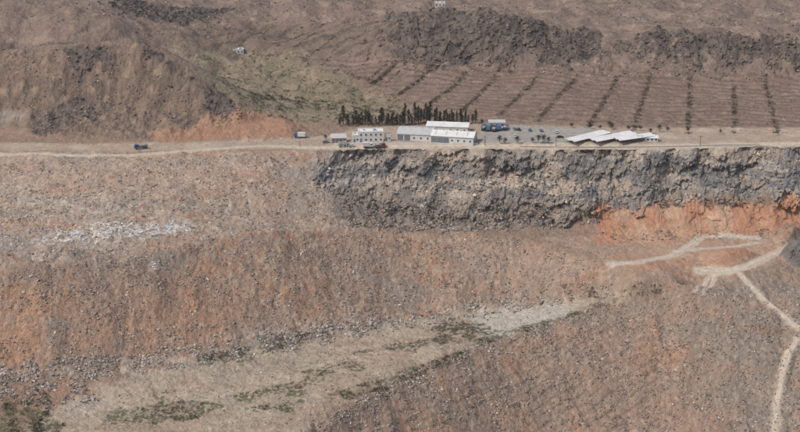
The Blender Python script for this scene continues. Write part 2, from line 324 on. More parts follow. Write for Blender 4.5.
# ---------------------------------------------------------------- build terrain
def obj_from(name,V,Fa,mat,cols=None,smooth=False,extra=None):
    me=bpy.data.meshes.new(name); V=np.asarray(V,np.float32); Fa=np.asarray(Fa,np.int32)
    me.vertices.add(len(V)); me.vertices.foreach_set('co',V.ravel())
    k=Fa.shape[1]; me.loops.add(Fa.size); me.loops.foreach_set('vertex_index',Fa.ravel())
    me.polygons.add(len(Fa)); me.polygons.foreach_set('loop_start',np.arange(0,Fa.size,k,dtype=np.int32)); me.polygons.foreach_set('loop_total',np.full(len(Fa),k,np.int32))
    me.polygons.foreach_set('use_smooth',np.full(len(Fa),smooth))
    me.update(calc_edges=True)
    if cols is not None:
        at=me.color_attributes.new('Col','FLOAT_COLOR','POINT')
        c4=np.ones((len(V),4),np.float32); c4[:,:3]=cols; 
        if extra is not None: c4[:,3]=extra
        at.data.foreach_set('color',c4.ravel())
    me.materials.append(mat)
    o=bpy.data.objects.new(name,me); sc.collection.objects.link(o); return o
def nodes(name):
    m=bpy.data.materials.new(name); m.use_nodes=True; nt=m.node_tree; b=nt.nodes['Principled BSDF']
    b.inputs['Roughness'].default_value=.95; b.inputs['Specular IOR Level'].default_value=.15
    return m,nt,b
def N_(nt,t,**k):
    n=nt.nodes.new(t)
    for a,v in k.items(): setattr(n,a,v)
    return n
def ground_mat():
    m,nt,b=nodes('ground_material'); l=nt.links.new
    at=N_(nt,'ShaderNodeVertexColor',layer_name='Col'); tc=N_(nt,'ShaderNodeTexCoord')
    def noise(s,d=4,r=.6):
        n=N_(nt,'ShaderNodeTexNoise'); n.inputs['Scale'].default_value=s; n.inputs['Detail'].default_value=d; n.inputs['Roughness'].default_value=r; l(tc.outputs['Object'],n.inputs['Vector']); return n
    def mr(src,a,b_,c,d):
        n=N_(nt,'ShaderNodeMapRange'); l(src,n.inputs[0]); n.inputs[1].default_value=a;n.inputs[2].default_value=b_;n.inputs[3].default_value=c;n.inputs[4].default_value=d; return n.outputs[0]
    def mth(op,a,b_):
        n=N_(nt,'ShaderNodeMath',operation=op)
        for i,q in enumerate((a,b_)):
            if isinstance(q,(int,float)): n.inputs[i].default_value=q
            else: l(q,n.inputs[i])
        return n.outputs[0]
    n1=noise(.3,6,.7); n2=noise(1.6,3,.6)
    f=mth('MULTIPLY',mr(n1.outputs[0],.3,.7,.8,1.2),mr(n2.outputs[0],.3,.7,.85,1.15))
    vo=N_(nt,'ShaderNodeTexVoronoi'); vo.inputs['Scale'].default_value=.8; l(tc.outputs['Object'],vo.inputs['Vector'])
    stone=mr(vo.outputs['Distance'],.18,.34,1,0)
    sepc=N_(nt,'ShaderNodeSeparateColor'); l(vo.outputs['Color'],sepc.inputs[0])
    sv=mr(sepc.outputs[0],0,1,.5,1.65); pick=mr(sepc.outputs[1],.45,.5,0,1)
    sm=mth('MULTIPLY',mth('MULTIPLY',stone,pick),at.outputs['Alpha'])
    mx=N_(nt,'ShaderNodeMix',data_type='FLOAT'); l(sm,mx.inputs[0]); mx.inputs[2].default_value=1.0; l(sv,mx.inputs[3])
    f=mth('MULTIPLY',f,mx.outputs[0])
    vm=N_(nt,'ShaderNodeVectorMath',operation='SCALE'); l(at.outputs['Color'],vm.inputs[0]); l(f,vm.inputs['Scale'])
    l(vm.outputs[0],b.inputs['Base Color'])
    h=mth('ADD',mth('MULTIPLY',n1.outputs[0],.9),mth('ADD',mth('MULTIPLY',n2.outputs[0],.4),mth('MULTIPLY',sm,.4)))
    bp=N_(nt,'ShaderNodeBump'); bp.inputs['Strength'].default_value=.75; bp.inputs['Distance'].default_value=1.0; l(h,bp.inputs['Height']); l(bp.outputs[0],b.inputs['Normal'])
    return m
GM=ground_mat()
V=np.stack([X+DX,Y+DY,Z],-1).reshape(-1,3)
i=np.arange(R-1)[:,None]*C+np.arange(C-1)[None,:]
Fa=np.stack([i,i+1,i+C+1,i+C],-1).reshape(-1,4)
ter=obj_from('terrain',V,Fa,GM,col.reshape(-1,3),False,rk.ravel())
def H(x,y): return Hgrid(Z,x,y)
def hz(u,v): return hit(u,v,Z)
# ---------------------------------------------------------------- simple materials
def attr_mat(name,rough=.95,var=.25,sc_=3):
    m,nt,b=nodes(name); l=nt.links.new
    at=N_(nt,'ShaderNodeVertexColor',layer_name='Col'); tc=N_(nt,'ShaderNodeTexCoord'); n=N_(nt,'ShaderNodeTexNoise'); n.inputs['Scale'].default_value=sc_; l(tc.outputs['Object'],n.inputs['Vector'])
    mr=N_(nt,'ShaderNodeMapRange'); l(n.outputs[0],mr.inputs[0]); mr.inputs[1].default_value=.3; mr.inputs[2].default_value=.7; mr.inputs[3].default_value=1-var; mr.inputs[4].default_value=1+var
    vm=N_(nt,'ShaderNodeVectorMath',operation='SCALE'); l(at.outputs['Color'],vm.inputs[0]); l(mr.outputs[0],vm.inputs['Scale']); l(vm.outputs[0],b.inputs['Base Color']); b.inputs['Roughness'].default_value=rough
    return m
def pmat(name,c,rough=.7,var=.12,sc_=.6):
    m,nt,b=nodes(name); l=nt.links.new
    tc=N_(nt,'ShaderNodeTexCoord'); n=N_(nt,'ShaderNodeTexNoise'); n.inputs['Scale'].default_value=sc_; n.inputs['Detail'].default_value=5; l(tc.outputs['Object'],n.inputs['Vector'])
    cr=N_(nt,'ShaderNodeMix',data_type='RGBA'); l(n.outputs[0],cr.inputs[0])
    c=np.array(c); cr.inputs[6].default_value=(*(c*(1-var*2)),1); cr.inputs[7].default_value=(*np.clip(c*(1+var),0,.9),1); l(cr.outputs[2],b.inputs['Base Color']); b.inputs['Roughness'].default_value=rough
    return m
# ---------------------------------------------------------------- roads as thin strips
def strip(wp,w,name,c):
    d=np.r_[0,np.cumsum(np.hypot(*np.diff(wp,axis=0).T))]; n=int(d[-1]/1.0)+2; s=np.linspace(0,d[-1],n)
    px=np.interp(s,d,wp[:,0]); py=np.interp(s,d,wp[:,1])
    k=np.ones(15)/15; px=np.convolve(np.pad(px,7,'edge'),k,'valid'); py=np.convolve(np.pad(py,7,'edge'),k,'valid')
    tx=np.gradient(px); ty=np.gradient(py); q=np.hypot(tx,ty); nx,ny=-ty/q,tx/q
    K_=9; off=np.linspace(-1,1,K_)
    ww=w*(1+.25*fbm(s/7,s*0+w,3,5)); ctr=fbm(s/12,s*0+3,2,8)*.4
    Vx=px[:,None]+nx[:,None]*(off[None]*ww[:,None]+ctr[:,None]); Vy=py[:,None]+ny[:,None]*(off[None]*ww[:,None]+ctr[:,None])
    Vz=H(Vx,Vy)+.2-.24*np.abs(off)[None]**4
    V=np.stack([Vx,Vy,Vz],-1).reshape(-1,3); i=np.arange(n-1)[:,None]*K_+np.arange(K_-1)[None]
    Fa=np.stack([i,i+1,i+K_+1,i+K_],-1).reshape(-1,4)
    rut=1-.16*np.exp(-((np.abs(off)-.45)/.16)**2)-.15*np.abs(off)**3
    cc=lin(c,K)[None,None]*(rut[None,:,None])*(1+.15*fbm(Vx/3,Vy/6,3,9))[...,None]
    obj_from(name,V,Fa,GM,cc.reshape(-1,3),True,np.full(len(V),.15))
for (p,w_),wp in zip(roadpaths[:8],RW[:8]): strip(wp,w_*.75,'dirt_road',(184,171,154))
# ---------------------------------------------------------------- scatter
def inpoly(w,n):
    lo=w.min(0); hi=w.max(0); ox=[];cnt=0
    while cnt<n:
        q=rng.uniform(lo,hi,(max(n*2,64),2)); s=sdist(w,q[:,0],q[:,1])<0; ox.append(q[s]); cnt+=s.sum()
        if len(ox)>40: break
    return np.concatenate(ox)[:n]
import bmesh
bm=bmesh.new(); bmesh.ops.create_icosphere(bm,subdivisions=1,radius=1); bm.verts.ensure_lookup_table()
IV=np.array([v.co[:] for v in bm.verts]); IF=np.array([[v.index for v in f.verts] for f in bm.faces]); bm.free()
def soup(name,tmplV,tmplF,pos,scl,cols,mat,cvar=0.15):
    n=len(pos); nt_=len(tmplV); k=rng.integers(0,nt_,n); ang=rng.uniform(0,6.283,n)
    TV=np.stack([tmplV[j] for j in k])
    c,s=np.cos(ang)[:,None],np.sin(ang)[:,None]
    TV=TV*scl[:,None,:]
    x=TV[...,0]*c-TV[...,1]*s; y=TV[...,0]*s+TV[...,1]*c
    V=np.stack([x,y,TV[...,2]],-1)+pos[:,None,:]
    nv=V.shape[1]
    Fa=(tmplF[None]+(np.arange(n)*nv)[:,None,None]).reshape(-1,tmplF.shape[1])
    cc=np.repeat(cols[:,None,:],nv,1)*(1+rng.uniform(-cvar,cvar,(n,nv//3 if cvar>.2 else nv,1)).repeat(3 if cvar>.2 else 1,1)[:,:nv])
    return obj_from(name,V.reshape(-1,3),Fa,mat,np.clip(cc,0.005,.85).reshape(-1,3),False)
rockT=[IV*(1+rng.uniform(-.4,.35,(12,1)))*np.array([1.1,.9,.75]) for _ in range(10)]
RKM=attr_mat('rubble_material'); LFM=attr_mat('foliage_material',.8,.3,1.2); 
def rocks(name,specs,power=4.0):
    PO=[];SC=[];CO=[]
    for poly,n,s0,s1,cs in specs:
        w=wpoly(poly); p=inpoly(w,n*2)
        dn=fbm(p[:,0]/9,p[:,1]/13,3,7)+rng.uniform(-.3,.3,len(p)); p=p[np.argsort(-dn)][:n]; n=len(p)
        r=s0+(s1-s0)*rng.uniform(0,1,n)**power
        z=H(p[:,0],p[:,1])+r*.15
        PO.append(np.c_[p,z]); SC.append(r[:,None]*rng.uniform(.7,1.3,(n,3))); CO.append(np.array([lin(cs[q],K) for q in rng.integers(0,len(cs),n)])*rng.uniform(.7,1.2,(n,1)))
    return soup(name,rockT,IF,np.concatenate(PO),np.concatenate(SC),np.concatenate(CO),RKM)
gr=[(156,148,138),(132,124,116),(178,170,160),(108,103,97)]; br=[(142,121,104),(122,104,91),(162,145,129)]; dk=[(102,98,95),(84,80,78),(122,115,109)]
rocks('rubble_stones',[
 ([(0,160),(320,155),(340,225),(200,246),(0,272)],8000,.18,.75,gr+br),
 ([(0,274),(200,247),(300,232),(520,239),(600,262),(560,270),(300,262),(200,280),(0,310)],4200,.18,.75,gr+br),
 ([(0,300),(300,260),(600,270),(620,294),(400,322),(200,358),(0,385)],7000,.18,.75,br+gr),
 ([(0,366),(200,346),(300,330),(400,314),(480,300),(560,296),(560,304),(400,330),(300,350),(200,366),(0,394)],6500,.18,.9,gr),
 ([(60,420),(200,362),(400,324),(600,302),(500,335),(300,430)],3500,.15,.6,gr+br),
 ([(0,380),(80,380),(100,400),(60,415),(0,400)],1000,.2,.9,dk+gr),
 ([(300,432),(400,378),(600,306),(720,290),(800,280),(800,432)],11000,.18,.7,gr+br),
 ([(330,418),(400,376),(480,343),(600,306),(610,312),(480,356),(350,428)],1800,.15,.8,gr+br)])
rocks('talus_boulders',[([(340,200),(420,206),(600,204),(600,224),(450,233),(350,228)],4500,.2,1.1,dk+gr[:2]+br),
 ([(400,182),(590,184),(590,192),(400,192)],900,.2,1.0,dk+gr),([(600,200),(800,198),(800,206),(610,210)],700,.2,1.0,dk+br),
 ([(600,232),(800,228),(800,238),(620,242)],700,.15,.7,br+dk),([(785,240),(800,238),(812,268),(788,262)],350,.2,.9,dk)])
ids=np.flatnonzero((cm>.6).ravel()&(Z.ravel()<-2.5)); ids=rng.choice(ids,4800)
r_=.3+1.2*rng.uniform(0,1,len(ids))**3
ccl=col.reshape(-1,3)[ids]*rng.uniform(.7,1.35,(len(ids),1))
soup('cliff_rock_blocks',rockT,IF,V[ids],r_[:,None]*rng.uniform(.6,1.4,(len(ids),3)),ccl,RKM)
ids=np.flatnonzero((crop>.4).ravel()); ids=rng.choice(ids,5500)
r_=.3+1.5*rng.uniform(0,1,len(ids))**3
ccl=col.reshape(-1,3)[ids]*rng.uniform(.65,1.35,(len(ids),1))
soup('hill_outcrop_blocks',rockT,IF,V[ids],r_[:,None]*rng.uniform(.6,1.4,(len(ids),3)),ccl,RKM)
rocks('hillside_boulders',[([(0,60),(110,45),(250,130),(40,136)],2200,.2,.8,dk+br),([(0,0),(380,0),(380,30),(160,40),(100,20)],1100,.3,1.1,dk+br),([(400,0),(800,0),(800,35),(600,22),(420,8)],1100,.3,1.1,dk+br),([(378,60),(600,60),(800,68),(800,80),(600,76),(380,72)],700,.25,1.0,dk+br)],3.0)
wh=[(225,225,222),(208,210,212),(235,232,225),(168,176,184),(210,200,190)]
def flat(name,specs):
    PO=[];SC=[];CO=[]
    for poly,n,s1 in specs:
        w=wpoly(poly); p=inpoly(w,n*3); dn=fbm(p[:,0]/5,p[:,1]/7,3,17)+rng.uniform(-.25,.25,len(p)); p=p[np.argsort(-dn)][:n]; n=len(p)
        r=.15+(s1-.15)*rng.uniform(0,1,n)**3; PO.append(np.c_[p,H(p[:,0],p[:,1])+.08]); SC.append(r[:,None]*rng.uniform(.5,1.3,(n,3))*[1,1,.5]); CO.append(np.array([lin(wh[q],.8) for q in rng.integers(0,len(wh),n)]))
    soup(name,rockT,IF,np.concatenate(PO),np.concatenate(SC),np.concatenate(CO),RKM)
flat('dumped_litter',[([(30,240),(90,226),(180,223),(188,232),(110,241)],1900,.75),([(0,215),(60,218),(200,226),(260,238),(60,250),(0,250)],1500,.55),([(0,160),(300,160),(320,220),(0,220)],800,.45),([(438,227),(454,227),(456,231),(440,231)],60,.9),([(0,320),(400,300),(400,322),(0,385)],500,.45),([(150,262),(165,262),(165,272),(150,272)],40,.9)])
def leafT(n,h=1.):
    o=[]
    for _ in range(n):
        th_=rng.uniform(0,6.283); r=rng.uniform(.2,1)**.6; z=rng.uniform(0.05,1)
        rr_=r*math.sqrt(max(0.05,1-z*z*.9)); c=np.array([rr_*math.cos(th_),rr_*math.sin(th_),z*h])
        o.append(c+rng.normal(0,.24,(3,3)))
    return np.concatenate(o)
shT=[leafT(16) for _ in range(8)]; shF=np.arange(48).reshape(-1,3)
gc=[(74,76,52),(84,84,58),(64,70,48),(100,94,70),(92,84,64)]; hc=[(74,68,54),(82,74,60),(66,66,50),(90,80,66)]
def shrubs(name,specs,lines=(),lc=None):
    PO=[];SC=[];CO=[]
    def add(p,s0,s1,cs):
        n=len(p); r=s0+(s1-s0)*rng.uniform(0,1,n)**2
        PO.append(np.c_[p,H(p[:,0],p[:,1])-.05]); SC.append(r[:,None]*np.c_[rng.uniform(.8,1.4,n),rng.uniform(.8,1.4,n),rng.uniform(.6,1.1,n)]); CO.append(np.array([lin(cs[q],.85) for q in rng.integers(0,len(cs),n)])*rng.uniform(.7,1.2,(n,1)))
    for poly,n,s0,s1 in specs:
        w=wpoly(poly); p=inpoly(w,n*2); dn=fbm(p[:,0]/8,p[:,1]/12,3,27)+rng.uniform(-.25,.25,len(p)); add(p[np.argsort(-dn)][:n],s0,s1,gc)
    for a,b,n,s0,s1,jit in lines:
        A_=np.array(hz(*a)[:2]); B_=np.array(hz(*b)[:2]); t=rng.uniform(0,1,n); t=t[(fbm(t*9+a[0],t*0+a[1],2,4)>-.3)]
        p=A_+(B_-A_)*t[:,None]+rng.normal(0,jit,(len(t),2)); add(p,s0,s1,lc or gc[:3])
    soup(name,shT,shF,np.concatenate(PO),np.concatenate(SC),np.concatenate(CO),LFM,.25)
shrubs('scrub_bushes',[
 ([(195,356),(250,346),(330,330),(330,338),(250,358),(200,366)],340,.3,1.2),([(0,400),(45,392),(65,425),(60,440),(0,440)],420,.4,1.5),
 ([(330,395),(460,352),(470,358),(400,384),(350,402)],750,.2,1.0),([(140,408),(180,400),(230,404),(200,420),(150,424)],420,.2,.9),
 ([(430,330),(450,318),(490,326),(480,342)],400,.2,.9),([(480,336),(560,318),(600,302),(610,306),(540,328),(478,346)],500,.2,.9),
 ([(250,408),(300,400),(290,412)],160,.2,.8),([(355,352),(450,334),(455,342),(400,352)],250,.2,.9),([(60,395),(400,330),(420,350),(250,430),(100,430)],800,.15,.6),([(230,396),(310,380),(310,386),(250,402)],180,.2,.8),([(300,372),(350,360),(360,366),(310,380)],140,.2,.8),
 ([(0,290),(300,245),(500,250),(560,290),(300,340),(0,380)],650,.2,.7),([(300,432),(600,310),(800,290),(800,432)],1400,.2,.7),
 ([(0,160),(330,160),(330,225),(0,270)],400,.2,.55),([(560,282),(690,286),(640,298),(570,298)],300,.3,1.0)])
shrubs('valley_scrub',[([(185,52),(250,50),(330,60),(380,82),(410,108),(345,122),(270,120),(225,88)],2300,.3,1.3),([(200,90),(300,95),(400,112),(340,124),(270,120)],500,.5,1.6),([(0,40),(160,45),(250,120),(40,136),(0,120)],900,.25,.9),([(0,0),(400,0),(400,40),(0,30)],900,.3,1.2),([(400,0),(800,0),(800,40),(600,30)],700,.3,1.1)])
fl=[((a[0],a[1]),b,340,.35,1.1,1.1) for a,b in hl]
for k in range(11): fl.append(((215+k*17,52+k*3.2),(258+k*16,22+k*2.2),130,.3,.9,.45))
for k in range(7): fl.append(((440-k*6,112-k*7),(800,134-k*8),220,.2,.6,.8))
shrubs('plantation_hedges',[],fl,hc)
dl=[]
for k in range(16): dl.append(((395+k*6,432-k*5.5+(k%2)),(640+k*3,432-k*9),50,.18,.42,.25))
shrubs('slope_planting',[],dl)
# ---------------------------------------------------------------- trees
bark=pmat('bark_material',(.12,.09,.07)); 
def tree_mesh(name,h,kind,seed):
    r=np.random.default_rng(seed); V=[];Fc=[];Cc=[];mi=[]
    def cyl(a,b,ra,rb,s=6):
        a=np.array(a);b=np.array(b);d=b-a;d/=np.linalg.norm(d);u=np.cross(d,[.3,.9,.1]);u/=np.linalg.norm(u);w=np.cross(d,u);o=len(V)
        for q,rr_ in ((a,ra),(b,rb)):
            for i in range(s): t=6.283*i/s; V.append(q+rr_*(u*math.cos(t)+w*math.sin(t)));Cc.append((.1,.08,.06))
        for i in range(s): Fc.append((o+i,o+(i+1)%s,o+s+(i+1)%s,o+s+i));mi.append(0)
    wd=h*(.17 if kind=='tall' else .42)
    cyl((0,0,-.5),(0,0,h*.9),h*.028,h*.006)
    cls=[]
    nb=16 if kind=='tall' else 11
    for i in range(nb):
        z=h*(.16+.78*i/nb) if kind=='tall' else h*(.35+.5*r.uniform()); t=r.uniform(0,6.283)
        L_=wd*((1.1-.9*(z/h)) if kind=='tall' else r.uniform(.5,.9))*r.uniform(.75,1.25)
        e=(L_*math.cos(t),L_*math.sin(t),z+L_*.5); cyl((0,0,z),e,h*.009,h*.003,4); cls.append((e,L_*.6+.2)); cls.append(((e[0]*.45,e[1]*.45,z+L_*.3),L_*.5+.25))
    cls.append(((0,0,h*.97),h*.03+.12))
    for c,rad in cls:
        g=r.uniform(.55,1.15)
        for _ in range(26):
            p=np.array(c)+r.normal(0,.5,3)*rad; o=len(V)
            q=r.normal(0,.16,(3,3))
            b=lin([(50,56,38),(60,64,44),(42,50,36)][r.integers(3)],g*r.uniform(.8,1.2))
            for k in range(3): V.append(p+q[k]);Cc.append(b)
            Fc.append((o,o+1,o+2));mi.append(1)
    me=bpy.data.meshes.new(name); me.from_pydata([tuple(v) for v in V],[],Fc); at=me.color_attributes.new('Col','FLOAT_COLOR','POINT')
    at.data.foreach_set('color',np.c_[np.array(Cc),np.ones(len(Cc))].astype(np.float32).ravel()); me.materials.append(bark); me.materials.append(LFM)
    me.polygons.foreach_set('material_index',mi); return me
TT=[tree_mesh('casuarina_tree_mesh',8,'tall',s) for s in range(6)]; RT=[tree_mesh('round_tree_mesh',5,'round',s+50) for s in range(4)]
def place(name,me,u,v,s,sz=None):
    x,y,z=hz(u,v); o=bpy.data.objects.new(name,me); sc.collection.objects.link(o); o.location=(x,y,z-.1); o.rotation_euler[2]=random.uniform(0,6.28); o.scale=(s,s,sz or s); return o
u=341
while u<476:
    s=random.uniform(.7,1.3); place('casuarina_tree',random.choice(TT),u+random.uniform(-1,1),125.5+random.uniform(-1.5,.8)-(1.5 if u>410 else 0),s*1.15,s*random.uniform(.85,1.35)*(1.15 if u>400 else .95)); u+=random.uniform(1.6,3.6)
for u,v,s in ((500,144,1),(505,144.5,.8),(518,144,.9),(538,143,1.1),(543,143,1),(549,143.5,.8),(533,143.5,.7),(390,126,.9),(482,126,.8),(326,140,.7),(572,128,.7),(590,129,.8),(600,130,.7),(612,130,.9),(628,131,.8),(640,131,.8),(660,132,.9),(668,132,.7),(688,133,.8),(610,128,.8),(650,134,.8),(485,132,.5),(720,134,.6)):
    place('broadleaf_tree',random.choice(RT),u,v,s*.95)
# ---------------------------------------------------------------- buildings
def box(bmv,x0,x1,y0,y1,z0,z1):
    vs=[bmv.verts.new(c) for c in ((x0,y0,z0),(x1,y0,z0),(x1,y1,z0),(x0,y1,z0),(x0,y0,z1),(x1,y0,z1),(x1,y1,z1),(x0,y1,z1))]
    for f in ((3,2,1,0),(4,5,6,7),(0,1,5,4),(1,2,6,5),(2,3,7,6),(3,0,4,7)): bmv.faces.new([vs[i] for i in f])
def part(name,parent,mat,boxes=(),polys=(),bev=0):
    b=bmesh.new()
    for q in boxes: box(b,*q)
    for vs,fs in polys:
        vv=[b.verts.new(v) for v in vs]
        for f in fs: b.faces.new([vv[i] for i in f])
    if bev: bmesh.ops.bevel(b,geom=b.edges[:],offset=bev,segments=2,affect='EDGES')
    bmesh.ops.recalc_face_normals(b,faces=b.faces[:])
    me=bpy.data.meshes.new(name); b.to_mesh(me); b.free(); me.materials.append(mat); o=bpy.data.objects.new(name,me); sc.collection.objects.link(o); o.parent=parent; return o
def empty(name,u,v,rot,dz=0):
    x,y,z=hz(u,v); e=bpy.data.objects.new(name,None); sc.collection.objects.link(e); e.location=(x,y,z+dz); e.rotation_euler[2]=math.radians(rot); return e
WH=pmat('white_wall_paint',(.66,.65,.61),.8,.1,.3); RFW=pmat('white_roof_sheet',(.66,.65,.63),.6,.14,.2); RFG=pmat('grey_roof_sheet',(.46,.46,.45),.7,.14,.3)
GL=pmat('dark_window',(.03,.035,.04),.3,.1,1); DR=pmat('door_steel',(.18,.2,.22),.6,.1,1); TAN=pmat('tan_render',(.42,.34,.26),.85,.1,.4); CON=pmat('concrete',(.38,.36,.33),.9,.12,.5)
def house(name,u,v,rot,w,d,h,wall,roof,kind='flat',rise=1.5,storeys=1,nwin=4,doors=1,big=False):
    e=empty(name,u,v,rot,-.3)
    part('walls',e,wall,[(-w/2,w/2,0,d,-1,h)])
    if kind=='flat':
        part('roof',e,roof,[(-w/2+.25,w/2-.25,.25,d-.25,h,h+.1)]); t=.25
        part('parapet',e,wall,[(-w/2-.06,w/2+.06,-.06,t,h+.003,h+.6),(-w/2-.06,w/2+.06,d-t,d+.06,h+.003,h+.6),(-w/2-.06,-w/2+t,t,d-t,h+.003,h+.6),(w/2-t,w/2+.06,t,d-t,h+.003,h+.6)])
        part('roof_equipment',e,CON,[(w*.1,w*.1+1.8,d*.4,d*.4+1.6,h+.1,h+1.3),(-w*.3,-w*.3+1,d*.6,d*.6+1,h+.1,h+.9)],bev=.05)
    else:
        o=.4;m=d/2;th_=.15
        def sl(ya,za,yb,zb): return ([(-w/2-o,ya,za),(w/2+o,ya,za),(w/2+o,yb,zb),(-w/2-o,yb,zb),(-w/2-o,ya,za+th_),(w/2+o,ya,za+th_),(w/2+o,yb,zb+th_),(-w/2-o,yb,zb+th_)],[(3,2,1,0),(4,5,6,7),(0,1,5,4),(1,2,6,5),(2,3,7,6),(3,0,4,7)])
        if kind=='gable':
            part('roof',e,roof,polys=[sl(-o,h-.1,m,h+rise),sl(m+.01,h+rise,d+o,h-.1)])
            part('gable_ends',e,wall,polys=[([(sx,0.05,h),(sx,d-.05,h),(sx,m,h+rise-.03)],[(0,1,2)]) for sx in (-w/2+.01,w/2-.01)])
            part('ridge_vents',e,RFG,[(-w/2+1+i*w/5,-w/2+2+i*w/5,m-.5,m+.5,h+rise,h+rise+.5) for i in range(5)])
            part('skylights',e,RFG,polys=[([(xx,1.2,h+rise*(1.2+o)/(m+o)-.1+th_+.03),(xx+.9,1.2,h+rise*(1.2+o)/(m+o)-.1+th_+.03),(xx+.9,m-1.2,h+rise-(rise*1.2/(m+o))+th_+.03),(xx,m-1.2,h+rise-(rise*1.2/(m+o))+th_+.03)],[(0,1,2,3)]) for xx in [-w/2+2+i*w/4 for i in range(4)]])
        else:
            part('roof',e,roof,polys=[sl(-o,h+.05,d+o,h+rise)])
            part('gable_ends',e,wall,polys=[([(sx,0.05,h),(sx,d-.02,h),(sx,d-.02,h+rise-.05)],[(0,1,2)]) for sx in (-w/2+.01,w/2-.01)]+[([(-w/2,d-.01,h),(w/2,d-.01,h),(w/2,d-.01,h+rise-.05),(-w/2,d-.01,h+rise-.05)],[(0,1,2,3)])])
    win=[];fr=[];sh=h/storeys
    for s in range(storeys):
        for i in range(nwin):
            if s==0 and i<doors: continue
            cx=-w/2+(i+.5)*w/nwin; zb=s*sh+sh*.38+.1
            win.append((cx-.5,cx+.5,-.03,.1,zb,zb+.9)); fr.append((cx-.65,cx+.65,-.12,-.035,zb-.14,zb-.02))
        for i in range(max(2,nwin//2)):
            cy=(i+.5)*d/max(2,nwin//2); zb=s*sh+sh*.38+.1
            win.append((w/2-.1,w/2+.03,cy-.5,cy+.5,zb,zb+.9)); win.append((-w/2-.03,-w/2+.1,cy-.5,cy+.5,zb,zb+.9))
    part('windows',e,GL,win); part('sills',e,CON,fr)
    dd_=[]
    for i in range(doors):
        cx=-w/2+(i+.5)*w/nwin; q=1.8 if big else .6; dd_.append((cx-q,cx+q,-.04,.1,.3,.3+(3.4 if big else 2.2)))
    part('doors',e,DR,dd_); return e
house('white_office_building',371,142,4,15,8,6.2,WH,RFW,'flat',storeys=2,nwin=5)
house('office_annex',357.5,142.5,4,5.5,7,4.4,WH,RFW,'flat',storeys=1,nwin=3)
house('white_stair_tower',388,141,4,3.5,4,4,WH,RFG,'flat',nwin=2)
house('warehouse',414,141,-10,21,18,4.4,WH,RFG,'gable',1.8,1,5,2,True)
house('warehouse',452,143.6,-13,26,13,4.6,WH,RFW,'gable',2.0,1,7,3,True)
house('warehouse',447,132.5,-8,26,8,3.8,WH,RFW,'shed',1.0,1,6,1,True)
house('tan_shed',339,143,5,9,7,3.2,TAN,RFG,'shed',.8,1,4,2)
house('storage_hut',343,148,5,5,3.5,2.6,CON,RFG,'flat',nwin=2)
house('storage_hut',497,127,0,10,5,3,WH,RFG,'shed',.6,1,3,1)
house('farm_house',238.5,54,8,7.5,6,3.0,WH,RFW,'flat',nwin=3)
house('farm_house',440,6.5,0,8,5,2.8,WH,RFW,'flat',nwin=3)
def openshed(u,v,rot,w,d,h0,h1,nb):
    e=empty('canopy_shed',u,v,rot,.7); bw=w/nb
    fr=[];rf=[]
    for i in range(nb):
        x0=-w/2+i*bw; x1=x0+bw; xm=(x0+x1)/2
        for (xa,za,xb,zb) in ((x0+.02,h0,xm-.01,h1),(xm+.01,h1,x1-.02,h0)):
            rf.append(([(xa,0,za),(xb,0,zb),(xb,d,zb),(xa,d,za),(xa,0,za+.1),(xb,0,zb+.1),(xb,d,zb+.1),(xa,d,za+.1)],[(3,2,1,0),(4,5,6,7),(0,1,5,4),(1,2,6,5),(2,3,7,6),(3,0,4,7)]))
    n=5
    for i in range(nb+1):
        for j in range(n): x=-w/2+i*bw; y=j*d/(n-1); x=min(max(x,-w/2+.1),w/2-.1); y=min(max(y,.1),d-.1); fr.append((x-.08,x+.08,y-.08,y+.08,-2,h0))
    part('roof',e,RFW,polys=rf); part('posts',e,DR,fr); part('rear_wall',e,WH,[(-w/2,w/2,d+.02,d+.2,-1,h0+.1)])
openshed(569,144.8,-50,9,32,1.8,2.3,2)
openshed(592,144.6,-56,9,32,1.8,2.3,2)
openshed(616,143.6,-64,8,26,1.8,2.3,2)
house('warehouse',648,141.5,-4,12,4,2.2,WH,RFW,'shed',.8,1,5,1,True)
def wall(name,pts_,h,mat,t=.25):
    w=[hz(*p) for p in pts_]; b=bmesh.new()
    for a,c in zip(w[:-1],w[1:]):
        a=np.array(a);c=np.array(c); n=max(1,int(np.hypot(*(c-a)[:2])/6)); d=(c-a)[:2]; d/=np.linalg.norm(d); nx=np.array([-d[1],d[0]])*t/2
        for k in range(n):
            p=a+(c-a)*k/n; q=a+(c-a)*(k+.992)/n; zp=H(p[0],p[1]);zq=H(q[0],q[1])
            vs=[b.verts.new(v) for v in ((p[0]-nx[0],p[1]-nx[1],zp-.5),(q[0]-nx[0],q[1]-nx[1],zq-.5),(q[0]+nx[0],q[1]+nx[1],zq-.5),(p[0]+nx[0],p[1]+nx[1],zp-.5),(p[0]-nx[0],p[1]-nx[1],zp+h),(q[0]-nx[0],q[1]-nx[1],zq+h),(q[0]+nx[0],q[1]+nx[1],zq+h),(p[0]+nx[0],p[1]+nx[1],zp+h))]
            for f in ((3,2,1,0),(4,5,6,7),(0,1,5,4),(1,2,6,5),(2,3,7,6),(3,0,4,7)): b.faces.new([vs[i] for i in f])
    me=bpy.data.meshes.new(name);b.to_mesh(me);b.free();me.materials.append(mat);o=bpy.data.objects.new(name,me);sc.collection.objects.link(o)
wall('boundary_wall',[(334,145),(400,144.3),(478,145)],1.1,WH)
wall('boundary_wall',[(520,147.2),(600,148),(660,147.4),(760,145.4)],.7,CON)
